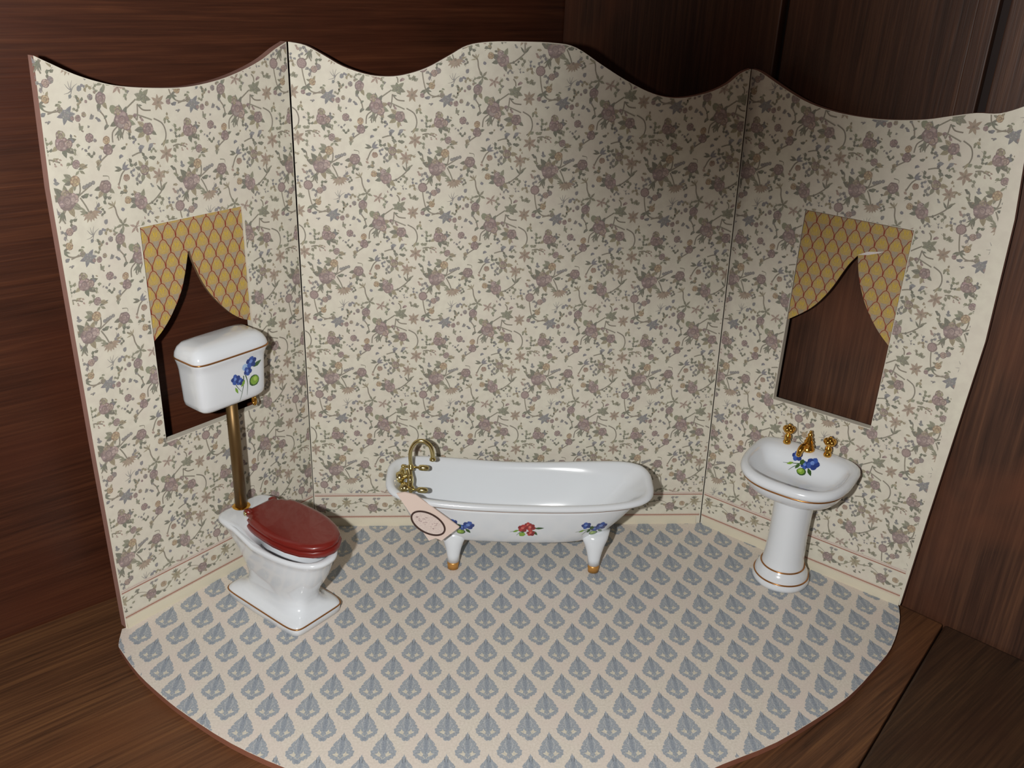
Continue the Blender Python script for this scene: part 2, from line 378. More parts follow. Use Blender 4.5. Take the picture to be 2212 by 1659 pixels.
    sprig(I, 1060, 1290, .7, 75, 3, SLATE); sprig(I, 955, 1370, .5, 60, 3, GREY, .3); sprig(I, 880, 1330, -.3, 70, 3, GREEND)
    for x, y, a in ((1165, 810, .3), (1200, 830, -.6), (1195, 870, 1.2), (1150, 800, 2.5), (1215, 850, .9)): leaf(I, x, y, a, 50, 36, GREEN)
    leaf(I, 1115, 790, 2.0, 75, 26, OLIVE)
    for x, y in ((1290, 868), (1322, 852), (1330, 885)): leaf(I, x, y, rng.uniform(-1, 1), 30, 18, PINKB)
    for x, y, r, c in ((430, 905, 26, OLIVE), (428, 948, 24, GREEN), (455, 880, 18, GREY), (690, 832, 20, GREEND), (650, 882, 20, SLATE), (720, 805, 12, OLIVE), (855, 838, 30, SLATE), (960, 845, 28, SLATE), (885, 915, 26, GREEND),
                      (965, 935, 26, GREEND), (838, 798, 12, GREEN), (1000, 820, 10, PINKB), (280, 1180, 28, GREEND), (330, 1180, 14, GREY), (378, 1192, 15, GREEND), (600, 1132, 18, PINKB), (652, 1166, 20, OLIVE), (1168, 1040, 22, GREEND), (1262, 1030, 24, SLATE),
                      (1190, 1105, 20, GREEN), (1240, 1140, 10, OLIVE), (1170, 1190, 18, OLIVE), (1158, 1242, 20, PINKB), (1215, 1240, 17, GREY), (1345, 1330, 0.1, GREY), (840, 290, 18, GREY), (798, 268, 9, MAUVE), (930, 290, 20, OLIVE), (975, 335, 22, MAUVE),
                      (758, 412, 22, GREEN), (790, 375, 12, GREY), (1100, 325, 20, GREEN), (1120, 345, 24, GREEN), (830, 562, 20, MAUVE), (900, 596, 18, MAUVE), (1160, 598, 20, OLIVE), (1135, 632, 20, GREEN), (1170, 640, 16, GREEN), (497, 502, 14, GREY), (550, 560, 15, GREEND),
                      (480, 566, 20, SLATE), (418, 562, 24, GREY), (545, 635, 22, GREEND), (312, 640, 24, GREEN), (380, 630, 12, GREY), (262, 752, 18, GREEN), (300, 790, 9, GREY), (330, 795, 16, GREY), (362, 786, 12, GREY), (1185, 712, 16, GREY), (1250, 510, 24, SLATE), (1290, 560, 14, GREY),
                      (40, 852, 14, OLIVE), (68, 850, 11, OLIVE), (45, 895, 12, PINKB), (960, 770, 9, MAUVE), (1270, 560, 9, GREY), (130, 430, 20, GREEN), (150, 410, 13, GREEN), (1010, 990, 15, OLIVE), (1030, 1015, 9, OLIVE), (930, 1165, 16, GREY), (215, 700, 22, SLATE), (250, 680, 10, OLIVE)):
        if r > 1:
            leaf(I, x-r*.9, y+r*.2, rng.uniform(-.7, .7), r*2.3, r*1.5, c, 1.5, False); leaf(I, x, y, rng.uniform(1.2, 5), r*1.6, r*1.1, tuple(q*.88 for q in c), 1.6, False)
    for a in (0, .5, 1.0, 2.7, 3.2): leaf(I, 650, 1000, -a, 78, 24, SLATE if a < 2 else GREEND, 1.4)
    rose(I, 682, 1072, 30, PINKB, dark=(150, 104, 80), light=OCHRE)
    for k in range(4): disk(I, 275+k*29, 1100-k*9, 17, GREY)
    stem(I, [(460, 1030), (510, 1040), (515, 1070)], 10); rose(I, 1292, 387, 34, OCHRE, leaves=((-60, 50), (200, 50)), dark=(140, 104, 76), light=(206, 168, 100)); rose(I, 1190, 482, 23, MAUVE)
    for a in (2.6, 2.0, .3, .8, -.4): leaf(I, 1225, 425, a, 70, 22, GREEND)
    busy = [(t[0][0] % 1250, t[0][1] if t[0][1] < 1390 else t[0][1]-1172) for t, l in zip(I.t, I.l) if l > .6]
    busy = np.array(busy[::3]); n = 0; r3 = random.Random(11)
    for k in range(6000):
        x, y = r3.uniform(0, 1250), r3.uniform(225, 1390)
        dx = np.abs(busy[:, 0]-x); dx = np.minimum(dx, 1250-dx)
        if (np.hypot(dx, busy[:, 1]-y)).min() < 38: continue
        a = r3.uniform(0, 6.28); c = r3.choice((GREEND, GREEN, SLATE, GREY, OLIVE))
        sprig(I, x-25*math.cos(a), y-25*math.sin(a), a, r3.uniform(56, 80), 3, c, .75)
        busy = np.concatenate([busy, [(x, y), ((x+20*math.cos(a)) % 1250, y+20*math.sin(a)), ((x-20*math.cos(a)) % 1250, y-20*math.sin(a))]]); n += 1
        if n > 30: break
    T, C, L = I.arrays(); C = mute(C)
    y = T[..., 1].copy(); x = T[..., 0].copy()
    sc = 1213+(1390-y)/1170*63
    T[..., 0] = (x-1190)/sc; T[..., 1] = (1390-y)/1172*1.0122
    return T, C, L

def border_tile():
    """the garland printed along the foot of the wall: repeat .52 wide, .24 high"""
    I = Ink(); k = 1/1480.
    stem(I, [(620, 520), (760, 480), (870, 520), (950, 600)], 14); stem(I, [(1000, 600), (1150, 640), (1250, 570), (1340, 480), (1400, 500)], 14)
    rose(I, 950, 600, 78, leaves=((20, 125), (-50, 110), (200, 100), (110, 90), (60, 90))); rose(I, 1145, 540, 45, OCHRE, dark=(150, 116, 90), light=(200, 160, 120))
    star(I, 1345, 500, 95, 7, OLIVE, .2, w=.4); star(I, 1330, 440, 60, 4, GREEND, -2.6, 2., .3)
    for x, y, r, c in ((770, 440, 40, GREEND), (985, 430, 34, GREY), (1050, 430, 34, GREY), (1000, 490, 26, GREEN), (820, 560, 28, GREEN), (1145, 650, 28, GREEND), (1060, 660, 24, GREEND), (1230, 580, 34, GREEN), (1375, 660, 28, GREEND), (1340, 600, 24, GREY), (1445, 640, 22, GREEND), (1245, 640, 20, OLIVE), (700, 600, 26, GREEN), (690, 500, 30, GREEN)):
        leaf(I, x-r, y, rng.uniform(-.6, .6), r*2, r*1.3, c, 1.5, False); leaf(I, x, y, rng.uniform(1, 5), r*1.2, r*.8, c, 1.6, False)
    T, C, L = I.arrays(); C = mute(C)
    T[..., 0] = (T[..., 0]-950)*.52/790; T[..., 1] = .235-(T[..., 1]-555)*.52/790*1.05*.86
    return T, C, L
def damask_tile():
    """one leaf of the blue floor print; tip at the origin, body towards -y"""
    I = Ink(); BL = (160, 167, 174); BD = (148, 156, 166); CR = (212, 206, 190)
    half = [(0, 0), (.06, .07), (.16, .1), (.12, .14), (.27, .19), (.36, .25), (.52, .3), (.7, .4), (.63, .44), (.78, .47), (.86, .54), (.76, .56), (1.0, .6), (.93, .68), (.95, .74), (.78, .78), (.74, .84), (.56, .84), (.5, .89), (.34, .88), (.28, .96), (.12, 1.0), (0, .98)]
    W, H = .097, .305
    P = [(x*W, -y*H) for x, y in half]+[(-x*W, -y*H) for x, y in half[::-1][1:-1]]
    cen = (0, -.62*H); c = BL
    I.fan(cen, P+[P[0]], c, 0)
    q = lambda x, y: (x*W, -y*H)
    I.poly([q(0, .12), q(.12, .3), q(.14, .55), q(0, .72), q(-.14, .55), q(-.12, .3)], BD, .5)
    I.poly([q(.0, .86), q(.2, .9), q(.12, .97), q(-.12, .97), q(-.2, .9)], BD, .5)
    for s in (-1, 1):
        I.poly([q(s*.16, .7), q(s*.3, .66), q(s*.36, .6), q(s*.44, .68), q(s*.66, .7), q(s*.42, .76), q(s*.24, .79)], CR, 1)
        I.strip([q(s*.04, .86), q(s*.12, .8), q(s*.2, .78)], .004, CR, 1)
        I.strip([q(s*.2, .56), q(s*.3, .42), q(s*.22, .3)], .0042, (192, 193, 193), 1)
        I.strip([q(s*.36, .58), q(s*.52, .52), q(s*.62, .56)], .004, (188, 189, 191), 1)
        I.strip([q(s*.5, .62), q(s*.8, .64)], .004, (184, 186, 189), 1)
        for k in range(7):
            x, y = s*rng.uniform(.15, .75), rng.uniform(.3, .85)
            I.poly(blobp(*q(x, y), .0045, 4), (194, 193, 192), 1)
    return I.arrays()
def curtain_tile():
    """ogee trellis cell .117 wide, .23 high, in thin red line with a gold medallion"""
    I = Ink(); Wd, Ht = .0585, .23
    def g(x): return math.sin(PI*x/2)**.68+.05*math.sin(4*PI*x)*(1-x)**.3 if 0 < x < 1 else x
    def wdt(t): return Wd*g(t/.5) if t <= .5 else Wd*(1-g((t-.5)/.5))
    for s in (-1, 1): I.strip([(s*wdt(k/24), Ht/2-Ht*k/24) for k in range(25)], .0055, (142, 54, 38), 1)
    I.poly(blobp(0, .042, .046, 16, .03, 1.0), (186, 160, 96), .3)
    I.poly(blobp(0, -.022, .026, 10, .05, 1.2), (166, 152, 130), .2)
    I.poly(blobp(0, .045, .022, 8, .25), (196, 166, 72), .5)
    for a in (-60, -30, 0, 30, 60):
        b = math.radians(90+a); I.strip([(0, .012), (.036*math.cos(b), .044+.036*math.sin(b))], .004, (202, 172, 80) if a % 60 else (178, 156, 112), .8)
    for s in (-1, 1): I.strip([(s*.012, -.03), (s*.022, -.045), (s*.01, -.065)], .004, (146, 138, 126), .8)
    return I.arrays()
LAYER = .001
def place_prints(tile, offs, P, inside):
    """stamp a tile at many offsets of a flat surface; P maps (x, y, lift) arrays to 3D"""
    T, C, L = tile; V = []; K = []
    for ox, oy, fx in offs:
        t = T.copy(); t[..., 0] = ox+fx*t[..., 0]; t[..., 1] += oy
        c, l = C, L
        for level in range(4):            # shapes cut by the sheet's edge are split finer and trimmed
            q = inside(t[..., 0], t[..., 1]); ok = q.all(axis=1)
            if ok.any():
                u = t[ok]; lf = (.0012+LAYER*l[ok])[:, None]*np.ones((1, 3))
                V.append(P(u[..., 0], u[..., 1], lf)); K.append(np.repeat(c[ok][:, None, :], 3, 1))
            pt = q.any(axis=1) & ~ok
            if not pt.any(): break
            t, c, l = t[pt], np.tile(c[pt], (4, 1)), np.tile(l[pt], 4)
            a, b, d = t[:, 0], t[:, 1], t[:, 2]; ab, bd, da = (a+b)/2, (b+d)/2, (d+a)/2
            t = np.concatenate([np.stack(z, 1) for z in ((a, ab, da), (ab, b, bd), (da, bd, d), (ab, bd, da))])
    V = np.concatenate(V).reshape(-1, 3); K = np.concatenate(K).reshape(-1, 3)
    return V, K
def merged(name, mb, V, K, mats, ink_slot, parent, sharp=None, smooth=False):
    """one mesh: the solid body plus its printed surface"""
    mb.fixn(); n0 = len(mb.v); v = np.concatenate([np.array(mb.v), V])
    tris = []; mi = []
    for f, m in zip(mb.f, mb.m):
        for k in range(1, len(f)-1): tris.append((f[0], f[k], f[k+1])); mi.append(m)
    nt = len(V)//3
    F = np.concatenate([np.array(tris, dtype=np.int32), (np.arange(nt*3, dtype=np.int32)+n0).reshape(-1, 3)])
    mi = np.concatenate([np.array(mi), np.full(nt, ink_slot)])
    ink = np.ones((len(v), 4), np.float32); ink[n0:, :3] = K
    return obj(name, v, F, mats, parent, mi=mi, smooth=smooth, ink=ink, sharp=sharp)

# ------------------------------------------------------------------ materials
PAPER = paper_mat('wallpaper_ground', (221, 217, 200), (214, 209, 193), (218, 208, 196), 14)
PAPERF = paper_mat('floor_paper_ground', (226, 218, 206), (212, 204, 191), (224, 208, 200), 60)
INK = print_mat('printed_ink', .7, .10, 110)
INKF = print_mat('floor_ink', .7, .16, 85)
INKC = print_mat('curtain_ink', .6, .08, 90)
EDGE = mat('board_edge', (168, 128, 116), .7, var=.12, vscale=6)
FEDGE = mat('floor_board_edge', (150, 96, 74), .7, var=.2, vscale=3)
BACK = mat('board_back', (120, 92, 66), .8)
CURT = mat('curtain_ground', (178, 150, 110), .6, var=.05, vscale=30)
PORC = mat('glazed_porcelain', (227, 232, 237), .16, coat=.7, spec=.5)
GILT = mat('gilt_line', (176, 122, 70), .28, metal=.75)
GOLD = mat('polished_gold', (226, 172, 78), .18, metal=1.)
BRASS = mat('pale_brass', (214, 198, 142), .2, metal=1.)
PIPE = mat('aged_brass_pipe', (112, 88, 54), .42, metal=.7, var=.1, vscale=8)
TOE = mat('gilt_toe_paint', (196, 142, 72), .35, metal=.35)
MAHO = mat('mahogany_red_varnish', (118, 34, 28), .3, coat=.35, var=.12, vscale=3)
CARD = mat('tag_card', (222, 202, 190), .6)
DECAL = print_mat('fired_decal', .2, .1, 40, .6)
WL = wood_mat('cabinet_wood_left', (48, 25, 16), (68, 37, 24), (94, 54, 34), 0, 1., .36, red=(76, 38, 24))
WR = wood_mat('cabinet_wood_right', (46, 29, 22), (72, 47, 35), (104, 70, 50), 2, 1., .45, red=(104, 62, 42))
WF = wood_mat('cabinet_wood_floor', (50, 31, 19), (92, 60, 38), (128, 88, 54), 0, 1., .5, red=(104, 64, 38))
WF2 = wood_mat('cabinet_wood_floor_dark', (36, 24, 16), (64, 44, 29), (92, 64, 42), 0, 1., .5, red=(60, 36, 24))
DARK = mat('dark_gap', (34, 20, 16), .8)

# ------------------------------------------------------------------ the cabinet the room box stands in
KO = Vector((2.47, 2.08, 0))                                   # back corner of the cabinet
ZF = -.058
def ang_of(v): return math.atan2(v[1], v[0])
dl = Vector((-.8, -.59, 0)).normalized(); dr = Vector((.676, -.737, 0)).normalized()
def cab_obj(name, P, boxes, m, par=None, kind=None, bev=.0):
    mb = MB()
    for x0, x1, y0, y1, z0, z1 in boxes:
        b = len(mb.v); mb.v += [(x, y, z) for x in (x0, x1) for y in (y0, y1) for z in (z0, z1)]
        for f in ((0, 1, 3, 2), (4, 6, 7, 5), (0, 4, 5, 1), (2, 3, 7, 6), (0, 2, 6, 4), (1, 5, 7, 3)): mb.f.append(tuple(b+i for i in f)); mb.m.append(0)
    o = mb.make(name, m, par, smooth=False)
    if bev:
        k = o.modifiers.new('bevel', 'BEVEL'); k.width = bev*S; k.segments = 2
    if kind: o['kind'] = kind
    return o
# left wall: local x runs from the corner towards the viewer's left; board face at y = 0
wl = cab_obj('wall_left', None, [(-.1, 11, -.5, 0, ZF-.2, 9)], WL, kind='structure')
wl.location = KO*S; wl.rotation_euler = (0, 0, ang_of(dl))
# (local +y of this frame points to the room for the left wall when mirrored)
def room_side(v, d): # is local +y (90 degrees ccw from d) pointing to the room centre?
    n = Vector((-d.y, d.x, 0)); return (Vector((1.9, -1.5, 0))-KO).dot(n) > 0
if not room_side(None, dl):
    wl.data.transform(Matrix.Scale(-1, 4, (0, 1, 0))); wl.data.flip_normals()
sr = 1 if room_side(None, dr) else -1
wr = cab_obj('wall_right', None, [(-.1, 9, -.5*sr, -.06*sr, ZF-.2, 9)], DARK, kind='structure')
wr.location = KO*S; wr.rotation_euler = (0, 0, ang_of(dr))
for x0, x1, t in ((0, 2.46, .05), (2.5, 4.06, 0.), (4.06, 4.215, .028), (4.285, 9, .012)):
    p = cab_obj('plank', None, [(x0, x1, -.058*sr, t*sr, ZF-.2, 9)], WR, wr, bev=.012)
# cabinet floor in two boards with a joint that runs to the right-hand corner
fj0, fj1 = Vector((5.84, -1.64)), Vector((4.3, -3.27))
fd = (fj1-fj0).normalized(); 
fl_ = bpy.data.objects.new('floor', None); COL.objects.link(fl_); fl_['kind'] = 'structure'; fl_.location = (0, 0, ZF*S); fl_.rotation_euler = (0, 0, ang_of(dl)+PI)
inv = Matrix.Rotation(-(ang_of(dl)+PI), 2)
def floor_board(poly, m_):
    mb = MB(); pts = [inv @ Vector(p) for p in poly]
    mb.slab(pts, [], lambda x, y, t: (x, y, t), 0, -.3, (0, 0, 0)); o = mb.make('floor_board', m_, fl_, smooth=False)
    k = o.modifiers.new('bevel', 'BEVEL'); k.width = .03*S; k.segments = 2; k.limit_method = 'ANGLE'
    return o
kc = KO.xy; L1 = kc+dl.xy*10; R1 = kc+dr.xy*9
j0 = fj0-fd*.0; j1 = fj0+fd*9; nn = Vector((-fd.y, fd.x))*.004
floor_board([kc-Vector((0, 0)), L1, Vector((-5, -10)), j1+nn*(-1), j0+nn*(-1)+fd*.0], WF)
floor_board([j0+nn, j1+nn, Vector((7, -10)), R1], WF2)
cab_obj('trim_1', None, [(-6, 10, -10, 2.6, -.5, -.36)], DARK, kind='structure')

# ------------------------------------------------------------------ the papered room box
FLx, aL = -.11244, .84151; FRx, aR = 3.95343, .75346
TH = .072
box = thing('room_box', 'folding cardboard room setting papered with mauve flowers, blue leaf print floor', 'dollhouse room', (1.92, -1.2, 0))
BO = Vector((1.92, -1.2, 0))
def frame(O, X, N):
    O, X, N = np.array(O, float), np.array(X, float), np.array(N, float)
    def P(s, z, t):
        s, z, t = np.asarray(s, float), np.asarray(z, float), np.asarray(t, float)
        r = np.empty(np.broadcast(s, z, t).shape+(3,))
        for k in range(3): r[..., k] = O[k]-BO[k]+X[k]*s+N[k]*t
        r[..., 2] += z; return r
    return P
PL = frame((FLx, 0, 0), (-math.cos(aL), -math.sin(aL), 0), (math.sin(aL), -math.cos(aL), 0))
PC = frame((0, 0, 0), (1, 0, 0), (0, -1, 0))
PR = frame((FRx, 0, 0), (math.cos(aR), -math.sin(aR), 0), (-math.sin(aR), -math.cos(aR), 0))
topC = [(-.1, 4.70), (.04, 4.676), (.188, 4.602), (.337, 4.523), (.527, 4.466), (.681, 4.452), (.836, 4.468), (1.03, 4.53), (1.224, 4.636), (1.377, 4.721), (1.57, 4.756), (1.842, 4.766), (2.116, 4.764), (2.295, 4.733), (2.522, 4.604), (2.732, 4.49), (2.944, 4.397), (3.111, 4.356), (3.275, 4.357), (3.474, 4.405), (3.629, 4.479), (3.739, 4.574), (3.823, 4.611)]
topL = [(0.0, 4.70), (.118, 4.65), (.289, 4.56), (.522, 4.479), (.743, 4.429), (.993, 4.403), (1.264, 4.413), (1.517, 4.441), (1.685, 4.482), (1.843, 4.539), (1.991, 4.612), (2.10, 4.668)]
topR = [(-.128, 4.604), (-.033, 4.582), (.221, 4.461), (.446, 4.375), (.692, 4.33), (.928, 4.316), (1.151, 4.324), (1.397, 4.357), (1.594, 4.408), (1.752, 4.446), (1.914, 4.462), (2.063, 4.528), (2.12, 4.57)]
def dense(c, n=4): return [(p.x, p.y) for p in catmull([(a, b, 0) for a, b in c], n)]
topC, topL, topR = dense(topC), dense(topL), dense(topR)
winL = [(.562, 1.572), (1.525, 1.58), (1.511, 3.412), (.565, 3.425)]
winR = [(.564, 1.647), (1.5, 1.654), (1.495, 3.481), (.561, 3.488)]
Z0 = 0.0
outC = [(FLx+.003, Z0), (FRx-.004, Z0)]+topC[::-1]
outL = [(.003, Z0), (2.127, Z0), (2.14, 1.8), (2.14, 3.8), (2.10, 4.668)]+topL[::-1][1:-1]+[(.003, 4.70)]
outR = [(.006, Z0), (2.11, Z0), (2.145, .93), (2.225, 2.7), (2.20, 3.7), (2.12, 4.57)]+topR[::-1][1:]
TILE = wallpaper_tile(); BT = border_tile()
def panel(name, label, out, hole, P, top, xmin, xmax, col0, cols, flip, zoff, bphase):
    tx = np.array([p[0] for p in top]); tz = np.array([p[1] for p in top])
    o_ = np.argsort(tx); tx, tz = tx[o_], tz[o_]
    def ins(x, z):
        r = (x > xmin(z)) & (x < xmax(z)) & (z < np.interp(x, tx, tz)-.006) & (z > .385)
        if hole is not None:
            h = np.array(hole); r &= ~((x > h[:, 0].min()-.003) & (x < h[:, 0].max()+.003) & (z > h[:, 1].min()) & (z < h[:, 1].max()))
        return r
    def insb(x, z): return (x > xmin(z)) & (x < xmax(z)) & (z > .108) & (z < .345)
    offs = [(col0+flip*i, 1.4997+j*1.0122+zoff, flip) for i in cols for j in range(-2, 5)]
    V, K = place_prints(TILE, offs, P, ins)
    boffs = [(bphase+flip*.52*i, 0, flip) for i in range(-10, 12)]
    V2, K2 = place_prints(BT, boffs, P, insb)
    # the ruled lines of the border
    I = Ink(); xa, xb = float(np.max(xmin(np.array(.2)))), float(np.min(xmax(np.array(.2))))
    N = 12
    xs = [xa+(xb-xa)*k/N for k in range(N+1)]
    for z, wd, c in ((.352, .012, (168, 122, 108)), (.372, .014, (206, 188, 178)), (.102, .012, (168, 122, 104)), (.090, .008, (206, 186, 170)), (.115, .008, (212, 196, 182))):
        I.strip([(x, z) for x in xs], wd, c, .4)
    V3, K3 = place_prints(I.arrays(), [(0, 0, 1)], P, lambda x, z: x > -99)
    mb = MB().slab(out, [hole] if hole else [], P, 0, -TH, (0, 1, 2, 0))
    o = merged(name, mb, np.concatenate([V, V2, V3]), np.concatenate([K, K2, K3]), [PAPER, BACK, EDGE, INK], 3, box)
    if label: o['label'] = label
    return o
c_ = lambda v: (lambda z: np.full_like(z, v))
pC = panel('wall_panel', 'wide middle panel with a scalloped top', outC, None, PC, topC, c_(FLx+.012), lambda z: 3.94-.125*np.clip(z/4.6, 0, 1), 0, range(-1, 5), 1, 0, .48)
pL = panel('wall_panel', 'left panel with a window opening', outL, winL, PL, topL, c_(.012), c_(2.118), .1526, range(-3, 2), -1, 0, .30)
pR = panel('wall_panel', 'right panel with a window opening', outR, winR, PR, topR, lambda z: .012-.13*np.clip(z/4.6, 0, 1), c_(2.09), .8432, range(-2, 3), 1, .034, .33)
# quarter-round strip at the wall foot, pale yellowed
STRIP = mat('cove_strip', (214, 206, 184), .35, coat=.2)
for par, P, a, b in ((pL, PL, .02, 2.118), (pC, PC, -.06, 3.90), (pR, PR, .04, 2.10)):
    mb = MB(); prof = [(0, .0), (.022, 0.), (.020, .03), (.012, .055), (.006, .078), (0, .082)]
    mb.rings([[tuple(P(x, z, t)) for t, z in prof] for x in (a, b)], closed=True, cap0=True, cap1=True)
    mb.make('foot_strip', STRIP, par, sharp=40)

# curtains cut from patterned card, set in the window openings
CT = curtain_tile()
def pip(x, y, poly):
    r = np.zeros(x.shape, bool); n = len(poly)
    for i in range(n):
        (x1, y1), (x2, y2) = poly[i], poly[(i+1) % n]
        c = ((y1 > y) != (y2 > y)); xi = (x2-x1)*(y-y1)/((y2-y1) if y2 != y1 else 1e-9)+x1
        r ^= c & (x < xi)
    return r
def curtain(par, P, out, depth, torn=None):
    f = lambda x, z, t: P(x, z, np.asarray(t)-depth)
    offs = [(.56+.1172*(i+.5*(j % 2)), 1.9+.115*j, 1) for i in range(-1, 10) for j in range(0, 16)]
    V, K = place_prints(CT, offs, f, lambda x, z: pip(x, z, out))
    if torn:
        I = Ink(); I.poly(torn, (226, 218, 214), 3); V3, K3 = place_prints(I.arrays(), [(0, 0, 1)], f, lambda x, z: x > -99)
        V = np.concatenate([V, V3]); K = np.concatenate([K, K3])
    mb = MB().slab(out, [], f, 0, -.03, (0, 1, 1))
    return merged('curtain', mb, V, K, [CURT, BACK, INKC], 2, par)
apL = dense([(1.516, 2.467), (1.417, 2.547), (1.318, 2.659), (1.211, 2.83), (1.146, 3.011), (1.099, 3.182)])+dense([(1.099, 3.182), (1.072, 3.04), (.974, 2.793), (.814, 2.577), (.68, 2.46), (.567, 2.405)])[1:]
apR = dense([(.569, 2.462), (.761, 2.62), (.896, 2.811), (1.014, 3.072), (1.085, 3.183)])+dense([(1.085, 3.183), (1.13, 2.998), (1.222, 2.786), (1.363, 2.587), (1.495, 2.46)])[1:]
cL_ = curtain(pL, PL, [(.569, 3.42), (1.508, 3.408)]+apL, .022)
cR_ = curtain(pR, PR, [(1.492, 3.477), (.566, 3.484)]+apR, .004, [(1.085, 3.188), (1.16, 3.232), (1.25, 3.25), (1.30, 3.262), (1.25, 3.236), (1.17, 3.205)])
cL_['label'] = 'gold trellis patterned curtain cut to a pointed arch'; cR_['label'] = 'gold trellis patterned curtain with a small white tear'

# floor board of the room box
arc = [(-1.56, -1.60), (-1.53, -1.79), (-1.48, -1.88), (-1.26, -2.16), (-1.0, -2.42), (-.77, -2.62), (-.37, -2.92), (.07, -3.17), (.6, -3.40), (1.15, -3.57), (1.75, -3.64), (2.35, -3.58), (2.85, -3.43), (3.26, -3.25), (3.75, -3.05), (4.32, -2.72), (4.6, -2.52), (4.87, -2.28), (5.13, -2.03), (5.37, -1.69), (5.47, -1.47)]
sq = lambda p: (p[0], p[1])
eL = (FLx-2.127*math.cos(aL), -2.127*math.sin(aL)); eR = (FRx+2.105*math.cos(aR), -2.105*math.sin(aR))
nL = (math.sin(aL), -math.cos(aL)); nR = (-math.sin(aR), -math.cos(aR))
b2 = TH+.01
outF = [(eL[0]+.02, eL[1]+.02)]+dense(arc, 3)+[(eR[0]-.01, eR[1]+.01), (FRx-.0, 0.0), (FLx, 0.0)]
outFb = [(p[0]-BO.x, p[1]-BO.y) for p in outF]
DT = damask_tile(); fr = -.0298; cfr, sfr = math.cos(fr), math.sin(fr)
def PF(x, y, t):
    x, y, t = np.asarray(x, float), np.asarray(y, float), np.asarray(t, float)
    r = np.empty(np.broadcast(x, y, t).shape+(3,)); r[..., 0] = x*cfr-y*sfr-BO.x; r[..., 1] = x*sfr+y*cfr-BO.y; r[..., 2] = t; return r
def insF(x, y):
    X = x*cfr-y*sfr; Y = x*sfr+y*cfr
    return pip(X, Y, outF)
offs = [(1.00264+.31061*(i+.5*(j % 2)), -.89758-.21432*j, 1) for i in range(-12, 20) for j in range(-6, 16)]
V, K = place_prints(DT, offs, PF, insF)
mb = MB().slab(outFb, [], lambda x, y, t: (x, y, t), 0, -.055, (0, 1, 2))
fb = merged('floor_board', mb, V, K, [PAPERF, BACK, FEDGE, INKF], 3, box)
fb['label'] = 'round fronted base board with blue leaf print paper'

# ------------------------------------------------------------------ decals
def flower_ink(kind):
    I = Ink(); B1, B2, B3 = (62, 92, 170), (44, 64, 130), (110, 140, 205); G1, G2, G3 = (130, 168, 62), (62, 92, 46), (168, 196, 92)
    if kind == 'red': B1, B2, B3 = (184, 66, 62), (140, 44, 48), (214, 112, 100)
    def fl(x, y, r, a0):
        for k in range(5):
            a = a0+k*2*PI/5; leafc = B1 if k % 2 else B2
            I.poly(blobp(x+r*.5*math.cos(a), y+r*.5*math.sin(a), r*.42, 9, .12), leafc, 1+.2*k)
        I.poly(blobp(x-.1*r, y+.1*r, r*.3, 8, .2), B3, 2.5)
    if kind == 'bluetall':      # upright spray on the cistern
        for P in ([(-.1, .1), (-.15, -.4), (-.35, -1.0)], [(.0, .1), (.08, -.3), (.02, -.85)], [(-.4, .0), (-.5, -.2), (-.25, -.6)]): stem(I, P, .05, G2)
        I.poly(blobp(.42, -.28, .26, 12, .05), G2, 1.5); I.poly(blobp(.44, -.27, .21, 10, .06), G1, 2); I.poly(blobp(.48, -.22, .1, 8, .1), G3, 2.3)
        fl(.32, .62, .3, .3); fl(.12, .25, .24, 1.); fl(-.5, .05, .26, .5); fl(-.3, -.1, .2, 0)
        I.poly(blobp(.0, .45, .16, 8, .1), (160, 190, 226), .9); leaf(I, .4, .35, .4, .5, .2, G2); leaf(I, -.05, -.1, -2.2, .35, .16, G1); leaf(I, -.55, -.3, -1.2, .35, .12, G1)
    else:
        for P in ([(-.1, .0), (-.5, -.1), (-1.05, -.25)], [(-.1, -.1), (-.4, -.25), (-.62, -.55)]): stem(I, P, .06, G2)
        leaf(I, -.5, -.05, -2.6, .4, .16, G1); leaf(I, .35, -.1, -.9, .5, .22, G2); leaf(I, -.15, 0, -2.0, .4, .2, G2)
        if kind == 'red':
            fl(-.25, .1, .36, .2); fl(.2, .2, .36, .9); fl(.05, .42, .24, .4); fl(.25, -.32, .3, .4); leaf(I, .4, .1, .1, .65, .18, G2); I.poly(blobp(-.3, -.45, .2, 8, .2), G1, 1.5)
        else:
            fl(-.42, .35, .34, .6); fl(.55, .2, .4, .1); fl(.15, -.0, .28, 1.); I.poly(blobp(-.05, .1, .16, 8, .2), G2, 2)
            I.poly(blobp(.08, -.42, .27, 12, .05, .8), G2, 2.2); I.poly(blobp(.05, -.4, .21, 10, .06, .8), G1, 2.6); I.poly(blobp(.0, -.36, .1, 8, .1), G3, 2.8)
    return I.arrays()
